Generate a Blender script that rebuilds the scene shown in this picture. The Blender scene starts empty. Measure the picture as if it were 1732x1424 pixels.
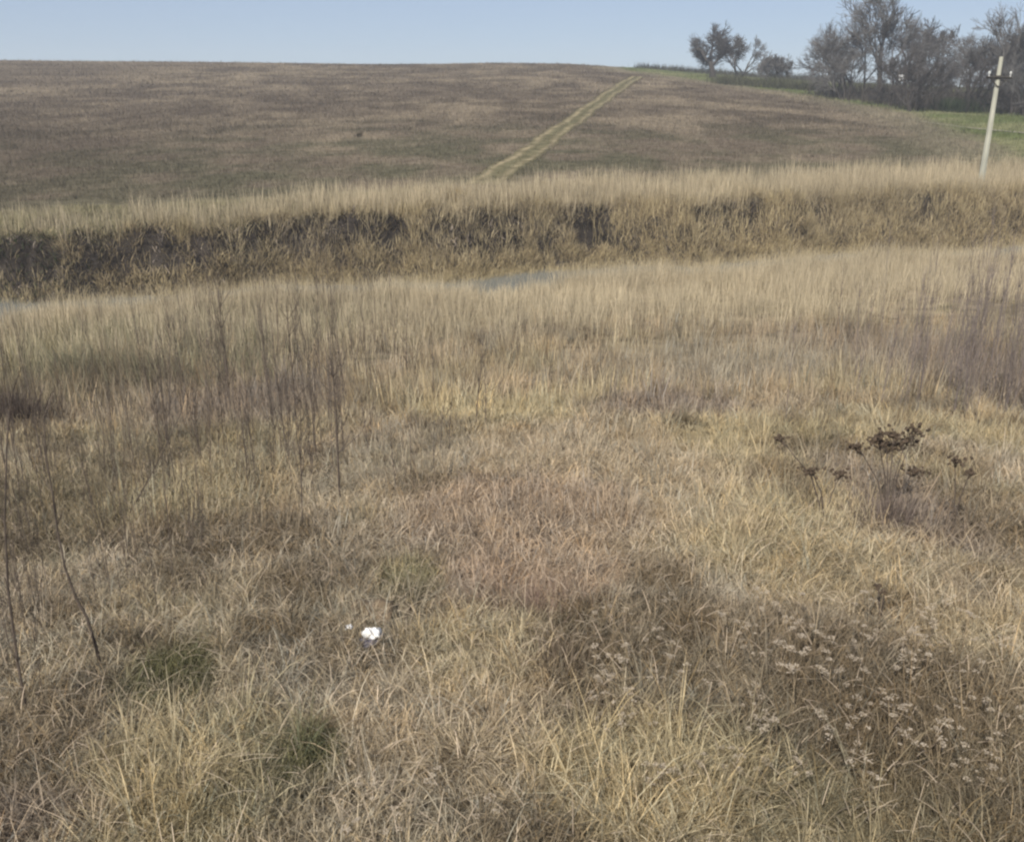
import bpy, math, random
import numpy as np
R = math.radians
sc = bpy.context.scene
COL = sc.collection

# ------------------------------------------------------------------ camera
PITCH = R(18.4); F = 1664.0; CAMZ = 7.0
cam_d = bpy.data.cameras.new("camera"); cam = bpy.data.objects.new("camera", cam_d); COL.objects.link(cam)
cam.location = (0, 0, CAMZ); cam.rotation_euler = (R(90) - PITCH, 0, 0)
cam_d.sensor_width = 36; cam_d.lens = F / 1732 * 36; cam_d.clip_start = 0.05; cam_d.clip_end = 6000
sc.camera = cam
# ------------------------------------------------------------------ sky and sun
SUN_EL, SUN_AZ = R(42), R(203)          # azimuth clockwise from +Y (view direction)
w = bpy.data.worlds.new("World"); sc.world = w; w.use_nodes = True
nt = w.node_tree; bg = nt.nodes["Background"]; sky = nt.nodes.new("ShaderNodeTexSky")
sky.sky_type = 'NISHITA'; sky.sun_disc = False; sky.sun_elevation = SUN_EL; sky.sun_rotation = SUN_AZ
sky.air_density = 0.8; sky.dust_density = 0.0; sky.ozone_density = 6.0; sky.altitude = 0
veil = nt.nodes.new("ShaderNodeMix"); veil.data_type = 'RGBA'; veil.inputs[0].default_value = .6     # thin even high haze over the whole sky
veil.inputs[7].default_value = (5.2, 5.75, 7.0, 1)
nt.links.new(sky.outputs[0], veil.inputs[6]); nt.links.new(veil.outputs[2], bg.inputs[0]); bg.inputs[1].default_value = 0.07
sd = bpy.data.lights.new("sun", 'SUN'); sd.energy = 4.6; sd.angle = R(0.6); sd.color = (1, .95, .87)
so = bpy.data.objects.new("sun", sd); COL.objects.link(so); so.rotation_euler = (R(90) - SUN_EL, 0, -SUN_AZ + math.pi)
so.rotation_euler = (math.pi / 2 - SUN_EL, 0, math.pi - SUN_AZ)
sc.view_settings.view_transform = 'Standard'; sc.view_settings.look = 'None'
sc.view_settings.exposure = 0.42; sc.view_settings.gamma = 1
sc.render.engine = 'CYCLES'
sc.cycles.pixel_filter_type = 'GAUSSIAN'; sc.cycles.filter_width = 2.7      # the soft lens of the photograph
sc.cycles.max_bounces = 5; sc.cycles.diffuse_bounces = 3; sc.cycles.transmission_bounces = 3; sc.cycles.transparent_max_bounces = 4

# ------------------------------------------------------------------ helpers
def lerp(a, b, t): return a + (b - a) * t
def sstep(a, b, x):
    t = np.clip((x - a) / (b - a), 0, 1); return t * t * (3 - 2 * t)
def _hash(ix, iy, seed):
    h = (ix.astype(np.int64) * 374761393 + iy.astype(np.int64) * 668265263 + seed * 1442695041) & 0xffffffff
    h = ((h ^ (h >> 13)) * 1274126177) & 0xffffffff
    return ((h ^ (h >> 16)) & 0xffff) / 65535.0
def vnoise(x, y, s=1.0, seed=0):
    x = np.asarray(x, float) / s; y = np.asarray(y, float) / s
    ix = np.floor(x); iy = np.floor(y); fx = x - ix; fy = y - iy
    fx = fx * fx * (3 - 2 * fx); fy = fy * fy * (3 - 2 * fy)
    a = _hash(ix, iy, seed); b = _hash(ix + 1, iy, seed); c = _hash(ix, iy + 1, seed); d = _hash(ix + 1, iy + 1, seed)
    return lerp(lerp(a, b, fx), lerp(c, d, fx), fy)
def fbm(x, y, s, seed=0, o=3):
    v = 0; a = .5; t = 0
    for k in range(o):
        v = v + a * vnoise(x, y, s / 2 ** k, seed + k * 17); t += a; a *= .55
    return v / t

# ------------------------------------------------------------------ terrain
def bank(x):            # the foot of the far bank runs away obliquely to the right
    x = np.asarray(x, float)
    return 40.2 + 14 * np.tanh(x * .34 / 14) + .5 * np.sin(x * .55) + .3 * np.sin(x * 1.3 + 1)
def height(x, y):
    x = np.asarray(x, float); y = np.asarray(y, float)
    s = y - bank(x)
    near = np.interp(y + np.clip(40.2 - bank(x), -9, 9) * np.clip(y / 35, 0, 1),
                     [-60, -1, 1.6, 2.2, 5, 10, 15, 20, 25, 30, 34], [5.5, 5.5, 5.1, 4.25, 4.0, 3.2, 2.3, 1.4, .9, .5, .22])
    near = near + (fbm(x, y, 2.2, 5) - .5) * .28 + (fbm(x, y, .5, 9, 2) - .5) * .07
    ws = np.interp(s, [-6.2, -5.0, -4.0, -1.2, -.2], [0, -.18, -.5, -.5, -.15])
    bt = sstep(-.2, 2.3, s + .35 * (vnoise(x, y, 1.1, 3) - .5) + .35 * (vnoise(x, y * 0, 3.1, 4) - .5))
    bh = np.interp(x, [-22, -12, -4], [1.95, 2.2, 2.45]) + .35 * (fbm(x, y, 3.0, 31) - .5)
    far = -.15 + bt * bh + (fbm(x, y, .8, 33, 3) - .5) * .8 * np.clip(np.interp(s, [-.3, .4, 2.2, 3.2], [0, 1, 1, 0]), 0, 1) + np.interp(s, [0, 2.5, 6, 9], [0, 0, .15, .3])
    ridge = np.interp(x, [-300, -100, 10, 25, 36, 53, 92, 150, 400], [14.8, 13.4, 12.2, 11.3, 10.3, 9.1, 7.6, 6.6, 6])
    t = np.clip((y - 48) / 146, 0, 1)
    f = t ** 1.12; f = f - .05 * sstep(.75, 1, t)
    hill = np.interp(x, [-26, -12, -4], [2.25, 2.45, 2.65]) + (ridge - 2.15) * f - np.clip(y - 194, 0, 4000) * .012 + (fbm(x, y, 28, 77) - .5) * .22 * sstep(50, 80, y)
    far = lerp(far, hill, sstep(4, 12, s))
    z = np.where(s < -5.0, near, np.where(s < -.2, ws, far))
    m = sstep(-6.2, -5.0, s) * (s < -5.0)
    z = np.where((s >= -6.2) & (s < -5.0), lerp(near, ws, m), z)
    return z
def ray(u, v):
    a = (u - 866) / F; c = (712 - v) / F; cp, sp = math.cos(PITCH), math.sin(PITCH)
    return a, cp + c * sp, -sp + c * cp
def ground_at(u, v, lo=1.5, hi=400):       # where a sight line meets the terrain (used to survey positions)
    a, dy, dz = ray(u, v); t = np.linspace(lo, hi, 12000)
    z = CAMZ + dz * t; h = height(a * t, dy * t); k = np.argmax(z < h)
    if not (z < h).any(): k = len(t) - 1
    return float(a * t[k]), float(dy * t[k]), float(height(a * t[k], dy * t[k]))
def at_depth(u, y):
    a, dy, dz = ray(u, 500); d = y * math.cos(PITCH) + (CAMZ - float(height(0, y))) * math.sin(PITCH)
    x = (u - 866) / F * d
    return x, y, float(height(x, y))
def depth_of(y, z): return y * math.cos(PITCH) + (CAMZ - z) * math.sin(PITCH)

# ------------------------------------------------------------------ materials
def newmat(name):
    m = bpy.data.materials.new(name); m.use_nodes = True; n = m.node_tree
    return m, n, n.nodes["Principled BSDF"]
def noisemat(name, c1, c2, scale=8, rough=.85, detail=5, bump=0.0, stretch=None, spec=.2):
    m, n, p = newmat(name); tc = n.nodes.new("ShaderNodeTexCoord"); no = n.nodes.new("ShaderNodeTexNoise")
    no.inputs["Scale"].default_value = scale; no.inputs["Detail"].default_value = detail
    mp = n.nodes.new("ShaderNodeMapping"); n.links.new(tc.outputs["Object"], mp.inputs[0]); n.links.new(mp.outputs[0], no.inputs[0])
    if stretch: mp.inputs["Scale"].default_value = stretch
    cr = n.nodes.new("ShaderNodeValToRGB"); cr.color_ramp.elements[0].color = (*c1, 1); cr.color_ramp.elements[1].color = (*c2, 1)
    cr.color_ramp.elements[0].position = .35; cr.color_ramp.elements[1].position = .65
    n.links.new(no.outputs[0], cr.inputs[0]); n.links.new(cr.outputs[0], p.inputs["Base Color"])
    p.inputs["Roughness"].default_value = rough; p.inputs["Specular IOR Level"].default_value = spec
    if bump:
        b = n.nodes.new("ShaderNodeBump"); b.inputs["Strength"].default_value = bump; b.inputs["Distance"].default_value = .05
        n.links.new(no.outputs[0], b.inputs["Height"]); n.links.new(b.outputs[0], p.inputs["Normal"])
    return m
def blade_mat(name, trans=.3):
    m = bpy.data.materials.new(name); m.use_nodes = True; n = m.node_tree; n.nodes.clear()
    o = n.nodes.new("ShaderNodeOutputMaterial"); a = n.nodes.new("ShaderNodeAttribute"); a.attribute_name = "tint"
    d = n.nodes.new("ShaderNodeBsdfDiffuse"); t = n.nodes.new("ShaderNodeBsdfTranslucent"); mx = n.nodes.new("ShaderNodeMixShader")
    no = n.nodes.new("ShaderNodeTexNoise"); no.inputs["Scale"].default_value = 6; no.inputs["Detail"].default_value = 3
    mul = n.nodes.new("ShaderNodeMix"); mul.data_type = 'RGBA'; mul.blend_type = 'MULTIPLY'; mul.inputs[0].default_value = .35
    n.links.new(a.outputs["Color"], mul.inputs[6]); n.links.new(no.outputs[0], mul.inputs[7])
    for b in (d, t): n.links.new(mul.outputs[2], b.inputs["Color"])
    mx.inputs[0].default_value = trans
    n.links.new(d.outputs[0], mx.inputs[1]); n.links.new(t.outputs[0], mx.inputs[2]); n.links.new(mx.outputs[0], o.inputs[0])
    return m
M_blade = blade_mat("dry_grass"); 
M_bark = noisemat("bark", (.032, .027, .024), (.07, .06, .052), 6, .95, bump=.5)
M_twig = noisemat("twigs", (.085, .08, .076), (.15, .14, .13), 2, .95)
M_twig2 = noisemat("dark_twigs", (.045, .04, .037), (.085, .075, .068), 2, .95)
M_stem = noisemat("bare_stem", (.06, .047, .038), (.12, .095, .075), 12, .9)
M_purple = noisemat("purple_stem", (.12, .098, .086), (.20, .165, .145), 12, .9)
M_seed = noisemat("dark_seed", (.045, .032, .022), (.11, .08, .055), 60, .95)
M_umbel = noisemat("umbel", (.27, .225, .17), (.42, .355, .275), 60, .95)
M_umbstem = noisemat("umbel_stem", (.16, .12, .08), (.27, .21, .13), 20, .95)
M_conc = noisemat("concrete", (.30, .295, .24), (.42, .41, .33), 3, .85, 8, .3, (1, 1, .3))
M_iron = noisemat("dark_iron", (.03, .028, .025), (.07, .06, .05), 10, .7)
M_glass = noisemat("porcelain", (.45, .45, .42), (.6, .6, .56), 10, .3)
M_white = noisemat("white_paint", (.68, .68, .66), (.82, .82, .8), 4, .6)

# ------------------------------------------------------------------ mesh tools
def mesh_obj(name, V, T, mat, cols=None, parent=None, smooth=False):
    V = np.asarray(V, np.float32); T = np.asarray(T, np.int32); k = T.shape[1]
    me = bpy.data.meshes.new(name); me.vertices.add(len(V)); me.vertices.foreach_set("co", V.ravel())
    me.loops.add(T.size); me.loops.foreach_set("vertex_index", T.ravel())
    me.polygons.add(len(T)); me.polygons.foreach_set("loop_start", np.arange(0, T.size, k, dtype=np.int32))
    me.update(calc_edges=True)
    if smooth: me.polygons.foreach_set("use_smooth", np.ones(len(T), bool))
    if cols is not None:
        ca = me.color_attributes.new("tint", 'FLOAT_COLOR', 'POINT')
        c = np.ones((len(V), 4), np.float32); c[:, :3] = cols; ca.data.foreach_set("color", c.ravel())
    me.materials.append(mat); o = bpy.data.objects.new(name, me); COL.objects.link(o)
    if parent: o.parent = parent
    return o
def tag(o, label=None, cat=None, group=None, kind=None):
    for k, v in (("label", label), ("category", cat), ("group", group), ("kind", kind)):
        if v: o[k] = v
    return o
def empty(name, loc, rz=0):
    o = bpy.data.objects.new(name, None); COL.objects.link(o); o.location = loc; o.rotation_euler = (0, 0, rz)
    o.empty_display_size = .2; return o
def copy_tree(o, parent=None):
    c = o.copy(); COL.objects.link(c)
    if parent: c.parent = parent
    for ch in [q for q in bpy.data.objects if q.parent == o]: copy_tree(ch, c)
    return c
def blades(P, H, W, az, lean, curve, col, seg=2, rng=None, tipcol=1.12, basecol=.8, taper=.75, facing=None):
    """ribbons grown from points: H length, lean and curve are tilt angles in radians; every blade is a thin solid ribbon"""
    n = len(P); P = np.asarray(P, np.float32)
    wa = rng.uniform(0, np.pi, n) if facing is None else facing
    wx = np.cos(wa) * W * .5; wy = np.sin(wa) * W * .5
    V = np.zeros((n, 2 * seg + 1, 3), np.float32); C = np.zeros((n, 2 * seg + 1, 3), np.float32)
    p = P.copy()
    for k in range(seg + 1):
        t = k / seg
        if k < seg:
            ww = lerp(1, taper * .6, t)
            V[:, 2 * k, 0] = p[:, 0] - wx * ww; V[:, 2 * k, 1] = p[:, 1] - wy * ww; V[:, 2 * k, 2] = p[:, 2]
            V[:, 2 * k + 1, 0] = p[:, 0] + wx * ww; V[:, 2 * k + 1, 1] = p[:, 1] + wy * ww; V[:, 2 * k + 1, 2] = p[:, 2]
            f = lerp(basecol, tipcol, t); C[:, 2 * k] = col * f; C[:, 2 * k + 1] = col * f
            th = lean + curve * (k + .5) / seg
            p[:, 0] += np.sin(th) * np.cos(az) * H / seg; p[:, 1] += np.sin(th) * np.sin(az) * H / seg; p[:, 2] += np.cos(th) * H / seg
        else:
            V[:, 2 * k] = p; C[:, 2 * k] = col * tipcol
    b = []
    for k in range(seg - 1):
        b += [[2 * k, 2 * k + 1, 2 * k + 3], [2 * k, 2 * k + 3, 2 * k + 2]]
    b.append([2 * seg - 2, 2 * seg - 1, 2 * seg]); b = np.array(b)
    T = (np.arange(n)[:, None, None] * (2 * seg + 1) + b[None]).reshape(-1, 3)
    return V.reshape(-1, 3), T, C.reshape(-1, 3)
def merge(parts):
    V, T, C = [], [], []; o = 0
    for v, t, c in parts:
        V.append(v); T.append(t + o); C.append(c); o += len(v)
    return np.concatenate(V), np.concatenate(T), np.concatenate(C)
class Tubes:
    def __init__(s): s.V = []; s.F = []
    def tube(s, pts, rad, sides=4):
        pts = [np.asarray(p, float) for p in pts]; base = len(s.V)
        for i, p in enumerate(pts):
            d = pts[min(i + 1, len(pts) - 1)] - pts[max(i - 1, 0)]; d = d / (np.linalg.norm(d) + 1e-9)
            a = np.cross(d, (0, 0, 1.0)) if abs(d[2]) < .9 else np.cross(d, (1.0, 0, 0)); a /= np.linalg.norm(a) + 1e-9; b = np.cross(d, a)
            for k in range(sides):
                q = 2 * math.pi * k / sides; s.V.append(p + (a * math.cos(q) + b * math.sin(q)) * rad[i])
        for i in range(len(pts) - 1):
            for k in range(sides):
                k2 = (k + 1) % sides; s.F.append((base + i * sides + k, base + i * sides + k2, base + (i + 1) * sides + k2, base + (i + 1) * sides + k))
        if sides >= 4:
            for e, rev in ((0, 1), (len(pts) - 1, 0)):
                c = len(s.V); s.V.append(pts[e])
                for k in range(sides):
                    a_, b_ = base + e * sides + k, base + e * sides + (k + 1) % sides
                    s.F.append((a_, b_, c, c) if not rev else (b_, a_, c, c))
    def blob(s, c, r, rnd, flat=1.0, jag=.3, nu=6, nv=4):
        base = len(s.V); c = np.asarray(c, float)
        for j in range(nv + 1):
            ph = math.pi * j / nv
            for i in range(nu):
                q = 2 * math.pi * i / nu; rr = r * (1 + rnd.uniform(-jag, jag))
                s.V.append(c + np.array((math.sin(ph) * math.cos(q) * rr, math.sin(ph) * math.sin(q) * rr, math.cos(ph) * rr * flat)))
        for j in range(nv):
            for i in range(nu):
                i2 = (i + 1) % nu; s.F.append((base + j * nu + i, base + (j + 1) * nu + i, base + (j + 1) * nu + i2, base + j * nu + i2))
    def build(s, name, mat, parent=None, smooth=False):
        me = bpy.data.meshes.new(name)
        me.from_pydata([tuple(v) for v in s.V], [], [f if f[2] != f[3] else f[:3] for f in s.F]); me.update()
        if smooth:
            for p in me.polygons: p.use_smooth = True
        me.materials.append(mat); o = bpy.data.objects.new(name, me); COL.objects.link(o)
        if parent: o.parent = parent
        return o

# ------------------------------------------------------------------ ground sheet
xs = np.concatenate([-np.geomspace(1800, 46, 40), np.linspace(-45, -14, 130)[:-1], np.linspace(-14, 14, 260)[:-1], np.linspace(14, 75, 240), np.geomspace(78, 1800, 38)])
js = np.concatenate([[-120, -80, -60, -50], np.linspace(-44, -6.5, 300), np.linspace(-6.3, 2.2, 90), np.linspace(2.35, 14, 60), np.linspace(14.5, 170, 230), np.geomspace(173, 3000, 50)])
XX, SS = np.meshgrid(xs, js)
YY = SS + lerp(40.2, bank(XX), np.exp(-np.clip(np.abs(SS) - 8, 0, 999) / 25.0))
ZZ = height(XX, YY)
nx, ny = len(xs), len(js)
idx = np.arange(nx * ny).reshape(ny, nx)
Q = np.stack([idx[:-1, :-1], idx[:-1, 1:], idx[1:, 1:], idx[1:, :-1]], -1).reshape(-1, 4)

# edge between the ploughed-looking hill field and the green meadow on its right
edge_px = [(1060, 121), (1090, 124), (1200, 139), (1350, 160), (1480, 182), (1560, 203), (1640, 232), (1760, 300)]
EP = np.array([ground_at(u, v)[:2] for u, v in edge_px]); EP = EP[np.argsort(EP[:, 1])]
def meadow(x, y):
    ex = np.interp(y, EP[:, 1], EP[:, 0]); ex = np.where(y < EP[0, 1], ex + (EP[0, 1] - y) * .8, ex); return x - ex
def far_colour(x, y):
    """true colours of the hill's plant cover"""
    n1 = fbm(x, y, 14, 40); n2 = fbm(x, y, 3.2, 50); n3 = fbm(x, y, 40, 60)
    brown = np.array([.148, .120, .090]); tan = np.array([.222, .182, .131]); green = np.array([.118, .116, .072]); dk = np.array([.085, .068, .052])
    n1 = lerp(n1, fbm(x * 1.2, y * .5, 5, 44), .5); c = lerp(brown, tan, sstep(.38, .66, n1)[..., None])
    c = lerp(c, dk, (sstep(.42, .68, n2) * .7)[..., None])
    g = sstep(96, 62, y) * sstep(-60, -18, x) * sstep(.3, .55, n3 * .4 + n2 * .6) + sstep(.6, .75, n3) * .35
    c = lerp(c, green, (np.clip(g, 0, 1) * .6)[..., None])
    c = lerp(c, dk * 1.0, (sstep(-10, -32, x) * sstep(115, 75, y) * .5)[..., None])
    m = meadow(x, y)
    gg = lerp(np.array([.125, .145, .06]), np.array([.20, .20, .105]), sstep(.4, .65, fbm(x, y, 6, 71))[..., None])
    c = lerp(c, gg, (sstep(-1.5, 2.5, m + 4 * (n2 - .5)))[..., None])
    c = lerp(c, np.array([.23, .205, .14]), (sstep(-7, -2, m) * sstep(2, -1, m) * .5)[..., None])
    return c
# track down the hill : centre line surveyed from the photograph
tr_px = [(815, 313), (852, 289), (878, 271), (904, 252), (932, 232), (961, 210), (988, 192), (1013, 173), (1040, 154), (1062, 139), (1078, 130)]
TP = np.array([ground_at(u, v)[:2] for u, v in tr_px])
TP = TP[np.argsort(TP[:, 1])]
def track_d(x, y): return x - np.interp(y, TP[:, 1], TP[:, 0])

# plant patches of the near meadow (survey points: image place, size, colour, height factor, strength)
gold = (.53, .435, .29); straw = (.49, .40, .275); tanc = (.48, .385, .29); pink = (.455, .34, .265); oliv = (.32, .275, .175)
dbrn = (.20, .156, .112); purp = (.32, .255, .215); grey = (.41, .345, .275); dgrn = (.15, .14, .08)
patches = [
 (1100, 1330, 190, 120, gold, 1.5, .9), (330, 1330, 190, 130, oliv, 1.3, .75), (250, 1330, 120, 120, straw, 1.4, .6), (60, 1290, 110, 150, dbrn, 1.1, .7),
 (1560, 1250, 220, 190, dbrn, 1.3, .75), (1250, 1120, 240, 100, dbrn, 1.1, .6), (950, 1060, 90, 110, dbrn, 1.2, .7), (900, 975, 170, 55, pink, 1.1, .9),
 (760, 1200, 170, 110, tanc, 1.0, .8), (800, 1100, 130, 70, straw, .8, .8), (290, 1150, 70, 60, dgrn, .9, 1.0), (525, 1300, 45, 60, dgrn, .9, 1.0),
 (690, 985, 55, 32, oliv, 1.2, 1.), (540, 985, 90, 40, dbrn, 1.0, .6), (1230, 880, 130, 60, gold, 1.1, .8), (1400, 960, 160, 60, straw, 1.1, .6),
 (1640, 900, 120, 90, dbrn, 1.1, .6), (1500, 850, 70, 80, purp, 1.1, .8), (980, 780, 220, 90, tanc, .9, .8), (880, 860, 200, 60, pink, 1., .7),
 (850, 698, 170, 16, gold, 1.0, 1.), (1120, 690, 140, 18, purp, 1.0, .9), (1650, 640, 120, 60, purp, 1.3, .9), (1500, 600, 180, 40, purp, 1.1, .6),
 (1250, 620, 240, 35, grey, 1.0, .8), (430, 690, 160, 40, purp, 1.2, .8), (70, 680, 90, 60, dbrn, 1.2, .8), (120, 590, 110, 45, oliv, 1.1, .9),
 (250, 655, 90, 22, dbrn, 1, .8), (250, 800, 190, 80, oliv, 1.1, .5), (100, 860, 120, 160, dbrn, 1.0, .5), (420, 880, 60, 30, dbrn, 1, .8),
 (650, 790, 160, 50, grey, 1.0, .7), (360, 830, 120, 60, straw, 1.2, .6), (1220, 745, 70, 30, gold, 1, .7), (1690, 750, 60, 45, gold, 1, .7),
 (560, 1130, 150, 60, grey, .9, .6), (700, 1380, 200, 60, grey, .9, .6), (1130, 1000, 60, 70, dbrn, 1.1, .6), (30, 1400, 150, 50, purp, .9, .7)]
PA = []
for u, v, ru, rv, c, hf, st in patches:
    x0, y0, z0 = ground_at(u, v); ya = ground_at(u, v - rv)[1]; yb = ground_at(u, min(v + rv, 1500))[1]
    PA.append((x0, y0, ru / F * depth_of(y0, z0), max(.12, (ya - yb) / 2), np.array(c), hf, st))
def near_colour(x, y, rng=None):
    n1 = fbm(x, y, 1.7, 11); n2 = fbm(x, y, .45, 12); n3 = vnoise(x, y, 5, 13)
    base = lerp(np.array(tanc), np.array(straw), sstep(.35, .65, n1)[..., None])
    base = lerp(base, np.array(grey), (sstep(.55, .8, n3) * .6)[..., None])
    base = lerp(base, np.array(dbrn), (sstep(.48, .68, n2) * .8)[..., None])
    base = lerp(base, np.array(oliv), (sstep(.6, .75, fbm(x, y, 1.1, 19)) * .5)[..., None])
    hf = .8 + .5 * n1
    for x0, y0, rx, ry, c, h, st in PA:
        d = ((x - x0) / rx) ** 2 + ((y - y0) / ry) ** 2 + (n2 - .5) * 1.4
        w_ = st * sstep(1.7, .35, d)
        base = lerp(base, c, w_[..., None]); hf = lerp(hf, hf * h, w_)
    return base * np.array([1.12, 1.135, 1.05]), hf

SB = YY - bank(XX)
nc, _ = near_colour(XX, YY); fc = far_colour(XX, YY)
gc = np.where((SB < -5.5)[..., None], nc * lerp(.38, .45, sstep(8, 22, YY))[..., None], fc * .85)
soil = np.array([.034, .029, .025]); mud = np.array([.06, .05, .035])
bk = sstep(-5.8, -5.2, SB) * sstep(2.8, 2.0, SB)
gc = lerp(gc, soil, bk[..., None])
td = track_d(XX, YY)
pth = (np.abs(td) < 30) & (YY > TP[0, 1]) 
gm, gn, gp = newmat("ground_cover")
ga = gn.nodes.new("ShaderNodeAttribute"); ga.attribute_name = "tint"
tc = gn.nodes.new("ShaderNodeTexCoord")
n1 = gn.nodes.new("ShaderNodeTexNoise"); n1.inputs["Scale"].default_value = 1.1; n1.inputs["Detail"].default_value = 12; n1.inputs["Roughness"].default_value = .72
gn.links.new(tc.outputs["Object"], n1.inputs[0])
cr = gn.nodes.new("ShaderNodeValToRGB"); cr.color_ramp.elements[0].position = .36; cr.color_ramp.elements[1].position = .62
cr.color_ramp.elements[0].color = (.55, .54, .52, 1); cr.color_ramp.elements[1].color = (1.35, 1.33, 1.3, 1)
mx = gn.nodes.new("ShaderNodeMix"); mx.data_type = 'RGBA'; mx.blend_type = 'MULTIPLY'; mx.inputs[0].default_value = 1
gn.links.new(n1.outputs[0], cr.inputs[0]); gn.links.new(ga.outputs["Color"], mx.inputs[6]); gn.links.new(cr.outputs[0], mx.inputs[7]); gn.links.new(mx.outputs[2], gp.inputs["Base Color"])
gb = gn.nodes.new("ShaderNodeBump"); gb.inputs["Strength"].default_value = .8; gb.inputs["Distance"].default_value = .12
gn.links.new(n1.outputs[0], gb.inputs["Height"]); gn.links.new(gb.outputs[0], gp.inputs["Normal"])
gp.inputs["Roughness"].default_value = 1; gp.inputs["Specular IOR Level"].default_value = 0
V = np.stack([XX, YY, ZZ], -1).reshape(-1, 3)
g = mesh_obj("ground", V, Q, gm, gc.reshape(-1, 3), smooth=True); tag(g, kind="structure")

# ------------------------------------------------------------------ water
wx = np.linspace(-60, 60, 200); WV = []; 
for x in wx: WV += [(x, float(bank(x)) - 6.2, -.02), (x, float(bank(x)) + .6, -.02)]
WQ = [(2 * i, 2 * i + 2, 2 * i + 3, 2 * i + 1) for i in range(len(wx) - 1)]
wm, wn, wp = newmat("stream_water"); wp.inputs["Base Color"].default_value = (.14, .15, .14, 1); wp.inputs["Roughness"].default_value = .22
wno = wn.nodes.new("ShaderNodeTexNoise"); wno.inputs["Scale"].default_value = 5; wb = wn.nodes.new("ShaderNodeBump"); wb.inputs["Strength"].default_value = .06
wn.links.new(wno.outputs[0], wb.inputs["Height"]); wn.links.new(wb.outputs[0], wp.inputs["Normal"])
tag(mesh_obj("stream_water", WV, WQ, wm), kind="structure")

# ------------------------------------------------------------------ track: two worn ruts and a grassy crown, laid 3 cm proud of the soil
ty = np.linspace(TP[0, 1], TP[-1, 1], 160); tw = np.linspace(-1.0, 1.0, 27); TV = []; TC = []
for y in ty:
    cx = float(np.interp(y, TP[:, 1], TP[:, 0])) + .16 * math.sin(y * .31) + .09 * math.sin(y * .83 + 1)
    for k, q in enumerate(tw):
        e = 1.0 + .25 * math.sin(y * .9) + .15 * math.sin(y * 2.3)
        x = cx + q * lerp(1.0, 1.15, e - 1); TV.append((x, y, 0)); TC.append(q)
TV = np.array(TV); TC = np.array(TC); TV[:, 2] = height(TV[:, 0], TV[:, 1]) + .035 - .05 * np.exp(-((np.abs(TC) - .6) / .2) ** 2) * .3
TV[:, 2] -= np.where(np.abs(TC) > .96, .3, 0)
rut = np.exp(-((np.abs(TC) - .58) / .2) ** 2); nn = fbm(TV[:, 0], TV[:, 1], 1.6, 88)
tcol = lerp(np.array([.13, .118, .07]), np.array([.255, .212, .135]), np.clip(rut * (.1 + 1.5 * nn) * np.where(TC > 0, .75, 1), 0, 1)[:, None])
m_ = len(tw); TQ = [(a * m_ + b, a * m_ + b + 1, (a + 1) * m_ + b + 1, (a + 1) * m_ + b) for a in range(len(ty) - 1) for b in range(m_ - 1)]
tag(mesh_obj("dirt_track", TV, TQ, gm, tcol, smooth=True), kind="structure")
# pale strip of bare path crossing the meadow at the right
pp = [ground_at(u, v)[:2] for u, v in ((1500, 196), (1560, 207), (1610, 214), (1655, 219), (1700, 223), (1760, 228))]
PV = []; PQ = []
for i in range(61):
    f = i / 60 * (len(pp) - 1); k = min(int(f), len(pp) - 2); x = lerp(pp[k][0], pp[k + 1][0], f - k); y = lerp(pp[k][1], pp[k + 1][1], f - k)
    for q in (-.8, -.4, 0, .4, .8):
        yy = y + q * (1 + .3 * math.sin(i * 1.7)); PV.append((x, yy, float(height(x, yy)) + .05))
for i in range(90):
    for k in range(4): PQ.append((i * 5 + k, (i + 1) * 5 + k, (i + 1) * 5 + k + 1, i * 5 + k + 1))
M_path = noisemat("pale_soil", (.20, .18, .13), (.29, .255, .19), 1.5, 1)
tag(mesh_obj("path", PV, PQ, M_path), kind="structure")

# ------------------------------------------------------------------ grass
rng = np.random.default_rng(7)
def frustum_pts(n, y0, y1, power=1.0, margin=1.8):
    y = y0 + (y1 - y0) * rng.random(n) ** power
    hw = (y * .95 + 2.2) * .54 + margin
    x = (rng.random(n) * 2 - 1) * hw
    return x, y
def clumped(nc, per, y0, y1, rad, power, margin=1.6):
    """tussocks: centres, then blades splaying out of each"""
    cx, cy = frustum_pts(nc, y0, y1, power, margin)
    a = rng.uniform(0, 2 * np.pi, (nc, per)); r = rad * (rng.random((nc, per)) ** .7) * rng.uniform(.5, 1.4, (nc, 1))
    x = cx[:, None] + np.cos(a) * r; y = cy[:, None] + np.sin(a) * r
    ch = rng.uniform(.6, 1.35, (nc, 1)) + 0 * a; cc = rng.normal(1, .2, (nc, 1)) + 0 * a
    cw = rng.normal(0, 1, (nc, 1)) + 0 * a; wind = rng.uniform(0, 2 * np.pi, (nc, 1)) + 0 * a
    return x.ravel(), y.ravel(), a.ravel(), (r / rad).ravel(), ch.ravel(), cc.ravel(), cw.ravel(), wind.ravel()
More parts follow.
